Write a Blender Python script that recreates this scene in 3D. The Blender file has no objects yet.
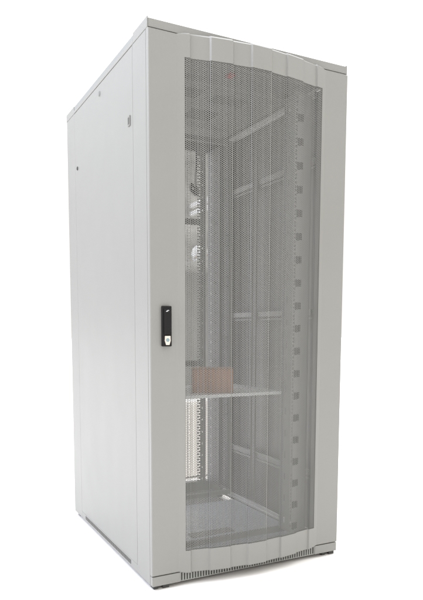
import bpy, math, random
from mathutils import Vector
random.seed(7)
S = bpy.context.scene
COL = S.collection

# ------------------------------------------------------------------ materials
def mat(name, base, rough=.5, metal=0.0, bump=0.0, bscale=900, var=0.0, vscale=3.0, spec=.5, coat=0.0, wave=False):
    m = bpy.data.materials.new(name); m.use_nodes = True
    nt = m.node_tree; b = nt.nodes['Principled BSDF']
    b.inputs['Base Color'].default_value = (*base, 1)
    b.inputs['Roughness'].default_value = rough
    b.inputs['Metallic'].default_value = metal
    b.inputs['Specular IOR Level'].default_value = spec
    b.inputs['Coat Weight'].default_value = coat
    tc = nt.nodes.new('ShaderNodeTexCoord')
    if var:
        n = nt.nodes.new('ShaderNodeTexNoise'); n.inputs['Scale'].default_value = vscale
        n.inputs['Detail'].default_value = 5
        nt.links.new(tc.outputs['Object'], n.inputs['Vector'])
        r = nt.nodes.new('ShaderNodeMapRange')
        r.inputs['From Min'].default_value = .3; r.inputs['From Max'].default_value = .7
        r.inputs['To Min'].default_value = 1 - var; r.inputs['To Max'].default_value = 1 + var
        nt.links.new(n.outputs['Fac'], r.inputs['Value'])
        mx = nt.nodes.new('ShaderNodeVectorMath'); mx.operation = 'SCALE'
        mx.inputs[0].default_value = base
        nt.links.new(r.outputs['Result'], mx.inputs['Scale'])
        nt.links.new(mx.outputs['Vector'], b.inputs['Base Color'])
        r2 = nt.nodes.new('ShaderNodeMapRange')
        r2.inputs['To Min'].default_value = rough - .06; r2.inputs['To Max'].default_value = rough + .06
        nt.links.new(n.outputs['Fac'], r2.inputs['Value'])
        nt.links.new(r2.outputs['Result'], b.inputs['Roughness'])
    if bump:
        n = nt.nodes.new('ShaderNodeTexNoise'); n.inputs['Scale'].default_value = bscale
        n.inputs['Detail'].default_value = 3
        nt.links.new(tc.outputs['Object'], n.inputs['Vector'])
        bp = nt.nodes.new('ShaderNodeBump'); bp.inputs['Strength'].default_value = bump
        bp.inputs['Distance'].default_value = .0006
        nt.links.new(n.outputs['Fac'], bp.inputs['Height'])
        if wave:
            n2 = nt.nodes.new('ShaderNodeTexNoise'); n2.inputs['Scale'].default_value = 4.5; n2.inputs['Detail'].default_value = 1.5
            nt.links.new(tc.outputs['Object'], n2.inputs['Vector'])
            b2 = nt.nodes.new('ShaderNodeBump'); b2.inputs['Strength'].default_value = 1; b2.inputs['Distance'].default_value = .0035
            nt.links.new(n2.outputs['Fac'], b2.inputs['Height']); nt.links.new(b2.outputs['Normal'], bp.inputs['Normal'])
        nt.links.new(bp.outputs['Normal'], b.inputs['Normal'])
    return m

PAINT = mat('grey_powder_coat', (.247, .243, .2245), .36, bump=.45, bscale=420, var=.018, vscale=2.5, wave=True)
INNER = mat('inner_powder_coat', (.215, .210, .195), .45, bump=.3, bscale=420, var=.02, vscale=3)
MESHM = mat('perforated_steel_paint', (.235, .231, .215), .5, var=.02, vscale=4)
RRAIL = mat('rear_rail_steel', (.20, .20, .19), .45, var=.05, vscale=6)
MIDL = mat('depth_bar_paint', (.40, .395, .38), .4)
DARKCOL = mat('inner_column_steel', (.12, .12, .115), .5)
LIGHT = mat('light_bar_paint', (.78, .77, .75), .35)
ZINC = mat('zinc_plated_steel', (.55, .56, .57), .38, metal=.6, var=.05, vscale=6)
BLACK = mat('black_plastic', (.008, .0075, .0075), .5, bump=.1, bscale=300, spec=.22)
RUBBER = mat('dark_rubber', (.05, .05, .047), .7)
SLOT = mat('dark_slot', (.09, .09, .085), .7)
BRUSH = mat('brush_bristles', (.14, .14, .13), .8, bump=.3)
CHROME = mat('satin_chrome', (.72, .66, .58), .3, metal=.85, var=.04, vscale=40)
TEAL = mat('teal_insert', (.20, .29, .31), .4)
WHITE = mat('white_print', (.7, .7, .7), .5)
CARD = mat('brown_cardboard', (.36, .18, .085), .85, bump=.3, bscale=150, var=.06, vscale=14)
TAPE = mat('packing_tape', (.42, .29, .19), .3, spec=.6)
CABLE = mat('black_cable_jacket', (.02, .02, .022), .5)
RED = mat('red_plastic', (.5, .03, .03), .4)
STORE = mat('galvanised_shelving', (.30, .30, .28), .5, var=.06, vscale=5)
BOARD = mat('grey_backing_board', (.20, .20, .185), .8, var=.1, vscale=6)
PALE = mat('pale_plastic_film', (.72, .72, .70), .25, bump=.6, bscale=30)
TAN = mat('tan_board', (.42, .34, .25), .7, var=.06, vscale=8)
FLOORM = mat('white_studio_floor', (.93, .90, .86), .8)

# ------------------------------------------------------------------ helpers
class MB:
    def __init__(s): s.v = []; s.f = []
    def box(s, x0, x1, y0, y1, z0, z1, b=0.0):
        o = len(s.v)
        if b <= 0:
            s.v += [(x0,y0,z0),(x1,y0,z0),(x1,y1,z0),(x0,y1,z0),(x0,y0,z1),(x1,y0,z1),(x1,y1,z1),(x0,y1,z1)]
            s.f += [tuple(o+i for i in q) for q in ((0,3,2,1),(4,5,6,7),(0,1,5,4),(1,2,6,5),(2,3,7,6),(3,0,4,7))]
            return s
        # chamfered box: 24 vertices
        X=(x0,x1); Y=(y0,y1); Z=(z0,z1); idx={}
        for i in (0,1):
            for j in (0,1):
                for k in (0,1):
                    sx=b if i==0 else -b; sy=b if j==0 else -b; sz=b if k==0 else -b
                    for a,p in (('x',(X[i],Y[j]+sy,Z[k]+sz)),('y',(X[i]+sx,Y[j],Z[k]+sz)),('z',(X[i]+sx,Y[j]+sy,Z[k]))):
                        idx[(i,j,k,a)]=len(s.v); s.v.append(p)
        g=idx
        for i in (0,1):
            q=[g[(i,0,0,'x')],g[(i,1,0,'x')],g[(i,1,1,'x')],g[(i,0,1,'x')]]; s.f.append(tuple(q if i else q[::-1]))
            q=[g[(0,i,0,'y')],g[(1,i,0,'y')],g[(1,i,1,'y')],g[(0,i,1,'y')]]; s.f.append(tuple(q if not i else q[::-1]))
            q=[g[(0,0,i,'z')],g[(1,0,i,'z')],g[(1,1,i,'z')],g[(0,1,i,'z')]]; s.f.append(tuple(q if i else q[::-1]))
        for i in (0,1):
            for j in (0,1):
                s.f.append((g[(i,j,0,'x')],g[(i,j,1,'x')],g[(i,j,1,'y')],g[(i,j,0,'y')]))
                s.f.append((g[(i,0,j,'x')],g[(i,1,j,'x')],g[(i,1,j,'z')],g[(i,0,j,'z')]))
                s.f.append((g[(0,i,j,'y')],g[(1,i,j,'y')],g[(1,i,j,'z')],g[(0,i,j,'z')]))
                for k in (0,1): s.f.append((g[(i,j,k,'x')],g[(i,j,k,'y')],g[(i,j,k,'z')]))
        return s
    def plate(s, us, vs, hole, t0, t1, axes='xyz'):
        """flat plate with rectangular holes; us, vs: cut positions; hole(i,j) True = open cell. axes: which axis u, v, thickness map to"""
        nu, nv = len(us), len(vs)
        def P(u, v, t):
            d = {axes[0]: u, axes[1]: v, axes[2]: t}; return (d['x'], d['y'], d['z'])
        o = len(s.v)
        for t in (t0, t1):
            for v in vs:
                for u in us: s.v.append(P(u, v, t))
        I = lambda i, j, k: o + k*nu*nv + j*nu + i
        solid = lambda i, j: 0 <= i < nu-1 and 0 <= j < nv-1 and not hole(i, j)
        for j in range(nv-1):
            for i in range(nu-1):
                if not solid(i, j): continue
                s.f.append((I(i,j,0), I(i,j+1,0), I(i+1,j+1,0), I(i+1,j,0)))
                s.f.append((I(i,j,1), I(i+1,j,1), I(i+1,j+1,1), I(i,j+1,1)))
                if not solid(i-1, j): s.f.append((I(i,j,0), I(i,j,1), I(i,j+1,1), I(i,j+1,0)))
                if not solid(i+1, j): s.f.append((I(i+1,j,0), I(i+1,j+1,0), I(i+1,j+1,1), I(i+1,j,1)))
                if not solid(i, j-1): s.f.append((I(i,j,0), I(i+1,j,0), I(i+1,j,1), I(i,j,1)))
                if not solid(i, j+1): s.f.append((I(i,j+1,0), I(i,j+1,1), I(i+1,j+1,1), I(i+1,j+1,0)))
        return s
    def disc(s, c, r, h, axis='y', n=20, r2=None):
        r2 = r if r2 is None else r2; o = len(s.v)
        for k, rr in ((0, r), (1, r2)):
            for i in range(n):
                a = 2*math.pi*i/n; p, q = rr*math.cos(a), rr*math.sin(a); d = k*h
                s.v.append({'y': (c[0]+p, c[1]+d, c[2]+q), 'x': (c[0]+d, c[1]+p, c[2]+q), 'z': (c[0]+p, c[1]+q, c[2]+d)}[axis])
        for i in range(n):
            j = (i+1) % n; s.f.append((o+i, o+j, o+n+j, o+n+i))
        s.f.append(tuple(o+i for i in range(n))[::-1]); s.f.append(tuple(o+n+i for i in range(n)))
        return s
    def tube(s, pts, r, n=8):
        pts = [Vector(p) for p in pts]; o = len(s.v); up = Vector((.13, .99, .05))
        for i, p in enumerate(pts):
            d = (pts[min(i+1, len(pts)-1)] - pts[max(i-1, 0)]).normalized()
            a = d.cross(up).normalized(); b = d.cross(a)
            for k in range(n):
                t = 2*math.pi*k/n; s.v.append(tuple(p + a*r*math.cos(t) + b*r*math.sin(t)))
        for i in range(len(pts)-1):
            for k in range(n):
                q = (k+1) % n; s.f.append((o+i*n+k, o+i*n+q, o+(i+1)*n+q, o+(i+1)*n+k))
        s.f.append(tuple(o+k for k in range(n))); s.f.append(tuple(o+(len(pts)-1)*n+k for k in range(n))[::-1])
        return s
    def build(s, name, material, parent=None, smooth=False):
        me = bpy.data.meshes.new(name); me.from_pydata(s.v, [], s.f); me.materials.append(material)
        if smooth:
            for p in me.polygons: p.use_smooth = True
        me.update()
        o = bpy.data.objects.new(name, me); COL.objects.link(o); o.parent = parent
        return o
def thing(name, label, cat, loc=(0,0,0)):
    o = bpy.data.objects.new(name, None); COL.objects.link(o); o.location = loc
    o['label'] = label; o['category'] = cat; return o
def fixn(o):
    import bmesh
    bm = bmesh.new(); bm.from_mesh(o.data); bmesh.ops.recalc_face_normals(bm, faces=bm.faces); bm.to_mesh(o.data); bm.free()
    return o

W, D, H = .8, 1.028, 1.871
Z0 = -.016                                            # floor level (cabinet base plate is z = 0)

# ------------------------------------------------------------------ setting
fl = MB(); fl.v = [(-60,-60,Z0),(60,-60,Z0),(60,60,Z0),(-60,60,Z0)]; fl.f = [(0,1,2,3)]
o = fl.build('floor', FLOORM); o['kind'] = 'structure'

# ------------------------------------------------------------------ the cabinet
cab = thing('server_cabinet', 'tall light grey server rack cabinet with a perforated front door', 'server cabinet')

# door profile in plan: shallow bulge with raised vertical bands
bulge_pts = [(0,0),(.100,0),(.143,-.0085),(.215,-.0225),(.290,-.034),(.362,-.042),(.438,-.042),(.510,-.034),(.585,-.0225),(.657,-.0085),(.700,0),(.8,0)]
def bulge(x):
    for (a, ya), (b, yb) in zip(bulge_pts, bulge_pts[1:]):
        if a <= x <= b: return ya + (yb-ya)*(x-a)/(b-a)
    return 0
ST = .0055; SW = .0045
raised = [(.215,.290),(.362,.438),(.510,.585)]
def step(x):
    for a, b in raised + [(-1, .143), (.657, 2)]:
        if a <= x <= b: return 1
        if a-SW < x < a: return (x-(a-SW))/SW
        if b < x < b+SW: return (b+SW-x)/SW
    return 0
def prof(x): return bulge(x) - ST*step(x) + ST       # stiles lie on y = 0
keys = [.1]
for a, b in raised: keys += [a-SW, a, b, b+SW]
keys += [.143, .143+SW, .657-SW, .657, .7]
keys = sorted(set(keys))

MX0, MX1, MZ0, MZ1 = .125, .683, .111, 1.772          # perforated area
DZ0, DZ1 = .036, 1.841
# ---- solid door skin
xs = sorted(set([.0035] + keys + [MX0, MX1, .7990]))
outline = [(0, .020), (0, .0035), (.0010, .0010)] + [(x, prof(x)) for x in xs] + [(.8010, .0008), (.8022, .0035), (.8022, .020)]
d = MB(); n = len(outline)
lv = []
for z, off in ((DZ0, .003), (DZ0+.003, 0), (MZ0, 0), (MZ1, 0), (DZ1-.003, 0), (DZ1+.004, .008)):
    row = []
    for (x, y) in outline:
        k_ = max(0, min(1, (x-.1)/.03, (.70-x)/.03))
        zz = z + (.0065*k_ if z > 1.8 else -.0075*k_ if z < .05 else 0)
        row.append(len(d.v)); d.v.append((x, min(y+off, .020 if not k_ else .0035), zz))
    lv.append(row)
for k in range(5):
    for i in range(n-1):
        xm = (outline[i][0]+outline[i+1][0])/2
        if k == 2 and MX0 < xm < MX1: continue
        d.f.append((lv[k][i], lv[k][i+1], lv[k+1][i+1], lv[k+1][i]))
for row in (lv[0], lv[-1]):                           # bottom and top closing strips back to y = 0.02
    b = []
    for i_, (x, y) in enumerate(outline): b.append(len(d.v)); d.v.append((x, .0205 if not (.1 < x < .7) else .0045, d.v[row[i_]][2]))
    for i in range(n-1): d.f.append((row[i], b[i], b[i+1], row[i+1]) if row is lv[0] else (row[i], row[i+1], b[i+1], b[i]))
# inner lip round the perforated area, 2 mm
ix = [i for i, (x, y) in enumerate(outline) if MX0-1e-6 <= x <= MX1+1e-6]
for row, z in ((lv[2], MZ0), (lv[3], MZ1)):
    b = []
    for i in ix: b.append(len(d.v)); d.v.append((outline[i][0], outline[i][1]+.012, z))
    for k in range(len(ix)-1): d.f.append((row[ix[k]], b[k], b[k+1], row[ix[k+1]]))
for i in (ix[0], ix[-1]):
    x, y = outline[i]; o0 = len(d.v); d.v += [(x, y+.012, MZ0), (x, y+.012, MZ1)]
    d.f.append((lv[2][i], lv[3][i], o0+1, o0))
door = fixn(d.build('door', PAINT, cab))
# inner stiffening frame behind the door skin
st = MB()
for a, b in ((.022, .105), (.703, .778)): st.box(a, b, .0035, .0195, DZ0+.02, DZ1-.02)
st.build('stiffener', PAINT, door)

# ---- perforated sheet: staggered hexagonal holes, real openings
PITCH = .0063; CX = PITCH*math.sqrt(3)/2; ratio = .765
R = PITCH/math.sqrt(3)                                # circumradius of a cell (pointing along x)
ncol = int(round((MX1-MX0)/CX)); CX = (MX1-MX0)/(ncol+1/3.0)
R = CX/1.5; nrow = int((MZ1-MZ0)/PITCH); PV = (MZ1-MZ0)/(nrow+.5)
pv = []; pf = []; cache = {}
HOLD = .0012
BLANK = {}
def vid(x, z, k):
    key = (round(x*1e5), round(z*1e5), k)
    i = cache.get(key)
    if i is None:
        x = min(max(x, MX0), MX1)
        i = cache[key] = len(pv); pv.append((x, prof(x) + .001 + k*HOLD, z))
    return i
xl = [(1, 0), (.5, 1), (-.5, 1), (-1, 0), (-.5, -1), (.5, -1)]
for c in range(ncol):
    cx = MX0 + R + c*CX
    rt = ratio*(.35 if abs(cx-.440) < CX*.5 else .8 if abs(cx-.291) < CX*.5 else 1); blank = False
    rt *= 1 + .028*math.sin(c*1.45) + random.uniform(-.03, .03)
    for r in range(nrow):
        cz = MZ0 + PV*(.5 + r + (.5 if c % 2 else 0))
        outer = [(cx+R*a, cz+PV/2*b) for a, b in xl]
        of = [vid(x, z, 0) for x, z in outer]; ob = [vid(x, z, 1) for x, z in outer]
        if blank:
            pf.append(tuple(of)[::-1]); pf.append(tuple(ob)); continue
        inn = []
        for k in (0, 1):
            b0 = len(pv)
            for a, b in xl:
                x = cx+R*a*rt; pv.append((x, prof(min(max(x, MX0), MX1)) + .001 + k*HOLD, cz+PV/2*b*rt))
            inn.append(b0)
        for i in range(6):
            j = (i+1) % 6
            pf.append((of[i], of[j], inn[0]+j, inn[0]+i)[::-1])
            pf.append((ob[i], ob[j], inn[1]+j, inn[1]+i))
            pf.append((inn[0]+i, inn[0]+j, inn[1]+j, inn[1]+i)[::-1])
m = MB(); m.v = pv; m.f = pf
m.build('mesh_panel', MESHM, door)

# ---- handle with key lock
h = MB(); h.box(.0385, .0725, -.012, -.0002, .833, .9675, .002)
h.build('handle', BLACK, door)
h = MB(); h.box(.0435, .0675, -.0165, -.0122, .872, .958, .0015)
h.build('swing_lever', BLACK, door)
# tapered chrome lock plate
h = MB(); o0 = len(h.v)
pl = [(.0455,.868),(.0655,.868),(.0660,.852),(.0615,.838),(.0495,.838),(.0450,.852)]
for y in (-.0122, -.0165):
    for (x, z) in pl: h.v.append((x, y, z))
h.f = [tuple(range(6))[::-1], tuple(range(6, 12))] + [(i, (i+1) % 6, 6+(i+1) % 6, 6+i) for i in range(6)]
fixn(h.build('lock_plate', CHROME, door))
h = MB(); h.disc((.0555, -.0178, .8545), .0062, .0012, 'y', 20); h.box(.0549, .0561, -.0181, -.0179, .850, .859)
h.build('keyhole', TEAL, door)
h = MB(); h.tube([(.0500,-.0167,.9485),(.0540,-.0167,.9515),(.0570,-.0167,.9530),(.0605,-.0167,.9525)], .0009, 6)
h.tube([(.0520,-.0167,.9495),(.0565,-.0167,.9492)], .0007, 6)
h.build('logo_mark', WHITE, door)

# ---- roof cover
r = MB()
xs_ = [.003, .57, .617, .627, .69, .799]; ys_ = [0.0058, .962, 1.020, 1.025]
r.plate(xs_, ys_, lambda i, j: j == 1 and i in (1, 3), 1.8460, 1.8715, 'xyz')
roof = r.build('roof_cover', PAINT, cab)
VENTP = mat('vent_strip_paint', (.26, .262, .25), .5)
for x0, x1 in ((-.001, .0028), (.7992, .803)):
    r = MB()
    r.box(x0, x1, .0065, .135, 1.8435, 1.8765, .0008)
    r.box(x0, x1, .895, 1.0275, 1.8435, 1.8735, .0008)
    r.box(x0, x1, .1352, .8948, 1.8435, 1.8560, .0008)
    sf = r.build('side_flange', PAINT, roof)
    r = MB(); r.box(x0+.002 if x0 < .5 else x0, x1 if x0 < .5 else x1-.002, .1355, .8945, 1.8562, 1.8718); r.build('vent_strip', VENTP, roof)

# ---- side panels
for side, xo in (('l', 0.0), ('r', .8)):
    sgn = 1 if xo == 0 else -1
    p = MB()
    a, b = sorted((xo, xo+sgn*.0012))
    p.box(a, b, .147, .893, .030, 1.8410, .0005)
    panel = p.build('side_panel', PAINT, cab)
    # recessed pull latch near the front edge
    for (y, z) in ((.184, 1.606),):
        l = MB()
        f0, f1 = sorted((xo - sgn*.0035, xo-sgn*.0001))
        l.box(f0, f1, y-.014, y+.006, z-.017, z+.017, .001)
        lt = l.build('latch', INNER, panel)
        l = MB(); f0, f1 = sorted((xo - sgn*.0045, xo-sgn*.0036)); l.box(f0, f1, y-.009, y+.001, z-.011, z+.010)
        l.build('recess', mat('latch_slot', (.22, .21, .19), .6), lt) if False else l.build('finger_pull', SLOT if False else mat('latch_grey', (.10, .095, .085), .6), panel)
    for (y, z, rr, mm) in ((.5178, 1.806, .0105, mat('lock_paint', (.20, .20, .19), .5)), (.8555, 1.5988, .0085, RUBBER)):
        l = MB(); l.disc((xo-sgn*.0002, y, z), rr, -sgn*.003, 'x', 20, rr*.8); 
        fixn(l.build('panel_lock', mm, panel))
    # frame columns in front of and behind the panel
    for y0, y1 in ((.0225, .1455), (.8945, 1.0245)):
        q = MB(); a, b = sorted((xo, xo+sgn*.003))
        q.box(a, b, y0, y1, 0, 1.8425, .0006)                       # visible skin
        # folded column behind the skin
        a, b = sorted((xo+sgn*.0031, xo+sgn*.055))
        if y0 < .5: q.box(a, b, y0+.001, y0+.028, .0, 1.842, .0008)
        else: q.box(a, b, y1-.030, y1-.001, .0, 1.842, .0008)
        a, b = sorted((xo+sgn*.0031, xo+sgn*.028))
        if y0 < .5: q.box(a, b, y0+.0285, y1-.001, .04, 1.80, .0008)
        else: q.box(a, b, y0+.001, y1-.0305, .04, 1.80, .0008)
        q.build('frame_post', PAINT, cab)
    # bottom side rail with ventilation slots
    q = MB()
    us = [.1457]; k = .2167; hol = []
    cuts = [.1457]
    while k < .836:
        cuts += [k, k+.0085]; k += .0115
    cuts += [.8943]
    a, b = sorted((xo+sgn*.0002, xo+sgn*.0022))
    q.plate(cuts, [0, .0075, .0245, .0295], lambda i, j: j == 1 and i % 2 == 1, a, b, 'yzx')
    a, b = sorted((xo+sgn*.0060, xo+sgn*.0080)); 
    sr = q.build('base_side_rail', PAINT, cab)
    q = MB(); q.box(a, b, .16, .88, .001, .0290); q.build('slot_backing', SLOT, sr)

# ---- front plinth with slotted grille
for x0, x1 in ((0.0005, .1067), (.6932, .7995)):
    q = MB(); q.box(x0, x1, .0005, .0215, 0, .0335, .0008); q.build('plinth_corner', PAINT, cab)
q = MB(); cuts = [.1070]; k = .110
while k < .688: cuts += [k, k+.0062]; k += .0108
cuts += [.6929]
q.plate(cuts, [.0005, .0030, .0325, .0345], lambda i, j: j == 1 and i % 2 == 1, .0030, .0050, 'xzy')
gr = q.build('plinth_grille', mat('grille_paint', (.30, .30, .28), .55), cab)
q = MB(); q.box(.107, .693, .0110, .0130, .0005, .0345); q.build('bristle_backing', BRUSH, gr)
# rear bottom and top rails
q = MB(); q.box(.0555, .7445, .985, 1.020, 0, .0800, .001); q.box(.0555, .7445, .9600, .9845, .018, .030, .001)
q.build('rear_rail', INNER, cab)
q = MB(); q.box(.0555, .7445, .990, 1.020, 1.790, 1.842, .001); q.build('rear_rail', INNER, cab)
q = MB(); q.box(.0555, .7445, .0240, .0500, 1.790, 1.842, .001); q.build('front_rail', INNER, cab)
q = MB(); q.box(.0555, .7445, .0240, .0500, .004, .040, .001); q.build('front_rail', INNER, cab)

# ---- feet
for (x, y) in ((.036, .030), (.764, .030), (.036, .985), (.764, .985)):
    q = MB(); q.box(x-.009, x+.006, y-.015, y+.015, -.008, -.0005, .001); ft = q.build('foot', INNER, cab)
    q = MB(); q.box(x-.026, x-.0095, y-.017, y+.014, Z0, -.0008, .0015); q.box(x+.0075, x+.032, y-.020, y+.012, Z0, -.0008, .0015)
    q.build('rubber_pad', RUBBER, ft)

# ---- ceiling and floor plates
q = MB()
cx_ = [.056, .570, .617, .627, .690, .744]; 
q.plate([.056, .57, .617, .627, .69, .744], [.0505, .935, .985, .9895], lambda i, j: j == 1 and i in (1, 3), 1.832, 1.834, 'xyz')
ceil = q.build('ceiling_plate', INNER, cab)
def vent(x0, x1, y0, y1):
    v = MB(); rows = int((y1-y0)/.012); 
    for r_ in range(rows):
        yy = y0 + r_*.012
        xx = x0 + (.006 if r_ % 2 else 0)
        while xx < x1-.006:
            v.box(xx, xx+.0075, yy, yy+.007, 1.8306, 1.8318); xx += .012
    v.build('vent_holes', SLOT, ceil)
vent(.27, .39, .36, .46); vent(.44, .60, .38, .47); vent(.42, .56, .56, .68)
q = MB(); q.box(.385, .410, .165, .195, 1.822, 1.8318, .001); q.build('red_plug', RED, ceil)
q = MB(); q.disc((.5045, .3674, 1.8317), .005, -.006, 'z', 12); fixn(q.build('screw', ZINC, ceil))

q = MB()
q.plate([.060, .30, .50, .74], [.052, .30, .36, .74], lambda i, j: False, .033, .035, 'xyz')
fp = q.build('floor_plate', mat('floor_plate_paint', (.50, .52, .56), .3, var=.03), cab)
q = MB(); q.box(.30, .50, .30, .36, .0352, .0365, .0004); q.build('gland_cover', INNER, fp)
q = MB(); q.box(.06, .74, .742, .955, .0010, .0030); q.build('base_tray', BOARD, cab)

# ---- mounting rails (19 inch), square holes and index marks
def rail(xi, xo, y, d):
    """xi inner edge, xo outer edge of the front flange; d: direction of the side flange in y"""
    a, b = min(xi, xo), max(xi, xo); w = b-a
    hx = (xi + (0.007 if xo > xi else -.007))
    hx0, hx1 = hx-.0035, hx+.0035
    U = .04445; z0, z1 = .075, 1.775
    cz = [z0]; k = z0+.02; ucount = 0; marks = []
    while k < z1-.03:
        for q_ in (0, .0159, .0318):
            cz += [k+q_, k+q_+.0095]
        k += U
    cz += [z1]
    cz = sorted(cz)
    q = MB(); q.plate([a, hx0, hx1, b], cz, lambda i, j: i == 1 and j % 2 == 1, y, y+.002*d if d > 0 else y, 'xzy') if False else \
        q.plate([a, hx0, hx1, b], cz, lambda i, j: i == 1 and j % 2 == 1, min(y, y+.002*d), max(y, y+.002*d), 'xzy')
    s0, s1 = sorted((y+.0022*d, y+.075*d))
    sx0, sx1 = sorted((xi, xi + (.002 if xo > xi else -.002)))
    # side flange with long slots
    cz2 = [z0]; k = z0+.03
    while k < z1-.06: cz2 += [k, k+.028]; k += .0889
    cz2 += [z1]
    q.plate([s0, s0+.030, s0+.042, s1], cz2, lambda i, j: i == 1 and j % 2 == 1, sx0, sx1, 'yzx')
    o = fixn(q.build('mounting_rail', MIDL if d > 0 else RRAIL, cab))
    return o
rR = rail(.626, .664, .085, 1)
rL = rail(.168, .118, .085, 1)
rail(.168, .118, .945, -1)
# rear right rail: ladder of cable slots with a line of small round-off holes
q = MB(); cz = [.075]; k = .085
while k < 1.75: cz += [k, k+.0075]; k += .0142
cz += [1.775]
q.plate([.632, .634, .6495, .653], cz, lambda i, j: i == 1 and j % 2 == 1, .943, .945, 'xzy')
cz = [.075]; k = .10
while k < 1.74: cz += [k, k+.009]; k += .063
cz += [1.775]
q.plate([.6531, .657, .663, .672], cz, lambda i, j: i == 1 and j % 2 == 1, .9432, .9452, 'xzy')
q.plate([.925, .942], [.075, 1.775], lambda i, j: False, .670, .672, 'yzx')
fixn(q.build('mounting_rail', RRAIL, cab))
q = MB()
for xx in (.6035, .6175): q.box(xx, xx+.0012, 1.000, 1.0015, .0805, 1.789)
k = .09
while k < 1.78: q.box(.6020, .6205, 1.0018, 1.0030, k, k+.0014); k += .0142
q.build('wire_guard', RRAIL, cab)
# dark cable-tie slots every 2U on the right front rail filler
q = MB(); z = .1862 - .0889*1; k = 0
cz = []; zz = .100
mk = []
while zz < 1.74: mk.append(zz); zz += .0882
q.box(.6645, .704, .0880, .0900, .075, 1.775, .0005)
fil = q.build('rail_filler', MIDL, cab)
CLIP = mat('cage_nut_steel', (.015, .015, .015), .6)
q = MB(); q.box(-.002, .0102, 0, .0030, -.0145, .0140, .0006); q.box(.0118, .0240, 0, .0030, -.0125, .0140, .0006); q.box(.0096, .0119, .001, .0025, -.003, .008)
nut = q.build('cage_nut', CLIP, rR); nut.location = (.6395, .0815, mk[0])
for zz in mk[1:]:
    c = nut.copy(); COL.objects.link(c); c.parent = rR; c.location = (.6395, .0815, zz)
q = MB(); q.box(.7045, .7065, .090, .160, .075, 1.775); q.build('cable_guide', INNER, cab)
q = MB(); q.box(.120-.03, .1175, .095, .097, .075, 1.775); q.build('rail_filler', INNER, cab)
# rail carriers across the width, front and rear
for z in (.052, 1.776):
    for y in (.165, .78):
        q = MB(); q.box(.058, .742, y, y+.018, z, z+.022, .001); q.build('cross_bar', INNER, cab)
# depth bars on both walls
for z in (.040, .2925, .960, 1.560, 1.812):
    for xa, xb in ((.757, .771), (.029, .043)):
        q = MB(); q.box(xa, xb, .147, .893, z-.010, z+.012, .001)
        if z < 1.7 and z > .1: q.box(xa+.004, xb-.002, .147, .893, z-.026, z-.020, .001)
        if z < .1: q.box(xa-.010 if xa > .4 else xb+.002, xa-.002 if xa > .4 else xb+.010, .147, .893, z-.0045, z+.004, .001)
        q.build('depth_bar', LIGHT if z < .1 or z > 1.7 else MIDL, cab)
# right rear inner column, ribbed
for x0, x1, y0, y1 in ((.712, .726, .855, .985), (.735, .744, .80, .985), (.084, .100, .855, .985)):
    q = MB(); cz = [.082]; k = .12
    while k < 1.74: cz += [k, k+.012]; k += .05
    cz += [1.788]
    q.plate([y0, y0+.03, y0+.045, y1-.045, y1-.03, y1], cz, lambda i, j: i in (1, 3) and j % 2 == 1, x0, x0+.002, 'yzx')
    q.box(x0+.0022, x1, y0, y0+.002, .082, 1.788); q.build('inner_column', DARKCOL, cab)

# vertical cable channels on the right wall, the loop brackets between them
for y in (.56, .80):
    q = MB(); q.box(.748, .7555, y, y+.006, .07, 1.78); q.box(.748, .7555, y+.034, y+.040, .07, 1.78); q.box(.7515, .7535, y+.0062, y+.0338, .07, 1.78)
    q.build('cable_channel', INNER, cab)
for z in (1.30, 1.10, .80, .46):
    q = MB(); q.box(.716, .7475, .806, .812, z, z+.006); q.box(.716, .722, .806, .812, z+.0062, z+.05); q.box(.716, .7475, .806, .812, z+.0502, z+.056)
    q.build('cable_ring', DARKCOL, cab)
for z in (1.42, .70):
    q = MB(); q.box(.30, .685, .964, .972, z, z+.030, .001); q.build('rear_cross_bar', INNER, cab)

# ---- shelf
q = MB()
cu = [.170]; k = .20
while k < .58: cu += [k, k+.006]; k += .03
cu += [.6245]
q.plate(cu, [.150, .20, .30, .36, .46, .560], lambda i, j: i % 2 == 1 and j in (1, 3), .6405, .6425, 'xyz')
q.box(.170, .6245, .148, .1498, .6315, .6435)
q.box(.170, .172, .150, .56, .6300, .6403); q.box(.6225, .6245, .150, .56, .6300, .6403)
shelf = fixn(q.build('shelf', mat('shelf_paint', (.74, .75, .75), .35, var=.02), cab))

# ------------------------------------------------------------------ cardboard box on the shelf
box = thing('cardboard_box', 'small brown cardboard box standing on the shelf inside the cabinet', 'box', (.372, .275, .643)); box.rotation_euler.z = math.radians(-25)
q = MB(); q.box(-.080, .080, -.070, .070, 0, .092, .0012); q.build('carton', CARD, box)
q = MB(); q.box(-.0805, .0805, -.0715, -.0015, .0925, .0945, .0005); q.box(-.0805, .0805, .0015, .0715, .0925, .0945, .0005)
q.build('flap', CARD, box)
q = MB(); q.box(-.0810, .0810, -.020, .020, .0947, .0950); q.box(-.0812, -.0804, -.020, .020, .055, .0946); q.box(.0804, .0812, -.020, .020, .055, .0946)
q.build('tape', TAPE, box)

# ------------------------------------------------------------------ cable hanging in the cabinet
pts = []
for i in range(15):
    t = i/14; pts.append((.628+.004*math.sin(t*5), .955-.01*t, 1.831-.215*t))
for i in range(1, 60):
    a = i/25*2*math.pi*1.35
    pts.append((.612+(.026+.004*math.sin(i*.7))*math.sin(a), .935+.016*math.sin(i*.37), 1.606-.020*(1-math.cos(a*1.13))+.006*math.sin(i*.5)))
q = MB().tube(pts, .0050, 8)
c = q.build('cable', CABLE, None, True); c['label'] = 'black cable hanging in a loop from the cabinet ceiling at the back'; c['category'] = 'cable'

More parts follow.
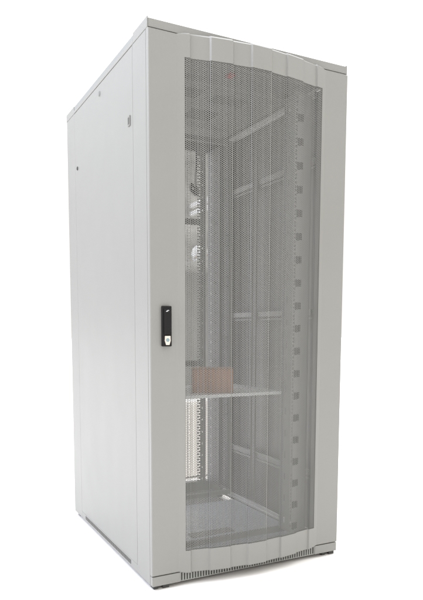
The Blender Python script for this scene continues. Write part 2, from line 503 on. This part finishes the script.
# ------------------------------------------------------------------ storage shelving standing behind the cabinet, seen through it
su = thing('storage_shelving', 'grey storage shelving standing behind the cabinet, seen through its mesh door', 'shelving', (1.16, 1.9, Z0))
X0, X1, Y0, Y1 = -.33, .33, -.22, .22
for x in (X0, X1-.04):
    for y in (Y0, Y1-.04):
        q = MB(); q.box(x, x+.04, y, y+.003, 0, 2.15); q.box(x, x+.003, y+.0032, y+.04, 0, 2.15); q.build('upright', STORE, su)
for z in (.50, 1.34, 2.10):
    q = MB(); q.box(X0+.041, X1-.041, Y0+.003, Y1-.003, z-.03, z, .002); q.build('shelf_board', STORE, su)
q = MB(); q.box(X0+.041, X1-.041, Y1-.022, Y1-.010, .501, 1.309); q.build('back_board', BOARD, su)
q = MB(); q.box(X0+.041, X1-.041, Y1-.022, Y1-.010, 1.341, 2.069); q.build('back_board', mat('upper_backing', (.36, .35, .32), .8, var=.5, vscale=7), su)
for z in (1.715, 1.770):
    q = MB(); q.box(-.03, .0, Y0-.12, Y1-.025, z-.016, z+.016, .003); q.build('deck_bar', mat('white_enamel', (.82, .82, .80), .4), su)
q = MB(); 
for x in (-.10, .09): q.box(x, x+.01, Y0+.02, Y0+.03, 1.341, 2.069)
q.build('divider', STORE, su)
pk = thing('film_wrapped_parcel', 'crumpled pale parcel on the shelving behind the cabinet', 'parcel', (1.098, 1.86, Z0+1.341))
q = MB()
nn = 14
for j in range(nn+1):
    for i in range(nn*2):
        a = 2*math.pi*i/(nn*2); b = math.pi*j/nn
        rr = 1+.18*math.sin(a*5+b*3)+random.uniform(-.09, .09)
        q.v.append((.052*rr*math.sin(b)*math.cos(a), .05*rr*math.sin(b)*math.sin(a), .066+.066*(-math.cos(b))*(1 if j in (0, nn) else min(1.0, rr))))
for j in range(nn):
    for i in range(nn*2):
        k = (i+1) % (nn*2); q.f.append((j*nn*2+i, j*nn*2+k, (j+1)*nn*2+k, (j+1)*nn*2+i))
q.build('wrapping', PALE, pk)
q = MB(); q.tube([(-.052, -.02, .04), (-.03, -.055, .05), (.03, -.056, .06), (.055, -.02, .05)], .003, 6); q.build('strap', TAPE, pk)

CREAM = mat('cream_enamel', (.90, .865, .81), .45, var=.03, vscale=5)
dc = thing('storage_locker', 'low cream ribbed locker behind the cabinet, seen through the gap under the shelf', 'locker', (.90, 1.62, Z0))
q = MB(); q.box(-.21, .21, -.20, .22, .012, .475, .003); q.build('carcass', CREAM, dc)
q = MB(); q.box(-.20, .20, -.18, .20, 0, .0115); q.build('base', STORE, dc)
q = MB()
for k in range(13): q.box(-.195+k*.031, -.195+k*.031+.012, -.206, -.2002, .03, .46, .002)
q.build('ribbed_front', CREAM, dc)

# ------------------------------------------------------------------ light
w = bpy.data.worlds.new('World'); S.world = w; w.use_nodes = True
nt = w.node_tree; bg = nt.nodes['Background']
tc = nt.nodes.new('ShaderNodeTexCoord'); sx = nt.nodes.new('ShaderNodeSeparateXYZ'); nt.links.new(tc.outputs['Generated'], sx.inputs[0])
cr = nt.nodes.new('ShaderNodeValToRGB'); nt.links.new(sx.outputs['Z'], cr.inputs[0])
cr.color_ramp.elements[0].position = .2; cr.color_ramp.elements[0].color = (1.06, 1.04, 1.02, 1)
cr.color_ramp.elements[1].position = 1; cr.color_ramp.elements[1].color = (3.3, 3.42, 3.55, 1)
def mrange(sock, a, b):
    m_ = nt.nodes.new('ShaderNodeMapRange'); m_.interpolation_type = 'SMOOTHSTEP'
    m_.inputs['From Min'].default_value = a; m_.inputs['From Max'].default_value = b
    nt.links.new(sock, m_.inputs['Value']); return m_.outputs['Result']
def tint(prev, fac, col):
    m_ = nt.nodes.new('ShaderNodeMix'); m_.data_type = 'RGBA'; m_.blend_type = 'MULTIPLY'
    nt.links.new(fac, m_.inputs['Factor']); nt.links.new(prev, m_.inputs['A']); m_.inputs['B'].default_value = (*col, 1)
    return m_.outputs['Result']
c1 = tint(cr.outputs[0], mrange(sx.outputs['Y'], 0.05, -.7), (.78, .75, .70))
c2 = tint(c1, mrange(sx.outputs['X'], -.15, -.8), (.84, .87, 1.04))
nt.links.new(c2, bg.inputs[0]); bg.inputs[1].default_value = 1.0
def area(name, loc, target, sx_, sy_, power, col):
    l = bpy.data.lights.new(name, 'AREA'); l.shape = 'RECTANGLE'; l.size = sx_; l.size_y = sy_; l.energy = power; l.color = col
    o = bpy.data.objects.new(name, l); COL.objects.link(o); o.location = loc
    o.rotation_euler = (Vector(target)-Vector(loc)).to_track_quat('-Z', 'Y').to_euler(); return o
area('softbox', (-2.9, .4, 3.5), (0, .4, 1.4), 1.8, 1.8, 96, (.84, .90, 1))

# ------------------------------------------------------------------ camera
cam = bpy.data.cameras.new('camera'); co = bpy.data.objects.new('camera', cam); COL.objects.link(co); S.camera = co
X, Y, Z, yaw, pitch, roll, f, cx, cy = -0.7577, -1.9119, 0.8883, 0.4751, -0.103, 0.002, 613.67, 210.76, 393.38
fw = Vector((math.sin(yaw)*math.cos(pitch), math.cos(yaw)*math.cos(pitch), math.sin(pitch)))
r0 = Vector((math.cos(yaw), -math.sin(yaw), 0)); u0 = r0.cross(fw)
rr = r0*math.cos(roll)+u0*math.sin(roll); uu = -r0*math.sin(roll)+u0*math.cos(roll)
from mathutils import Matrix
M = Matrix((rr, uu, -fw)).transposed().to_4x4(); M.translation = Vector((X, Y, Z)); co.matrix_world = M
cam.sensor_fit = 'VERTICAL'; cam.sensor_height = 36; cam.lens = f/600*36
cam.shift_x = (211.5-cx)/600; cam.shift_y = (cy-300)/600
cam.clip_start = .05; cam.clip_end = 500

S.view_settings.view_transform = 'Standard'; S.view_settings.look = 'None'
S.view_settings.exposure = 0; S.view_settings.gamma = 1
S.cycles.max_bounces = 8
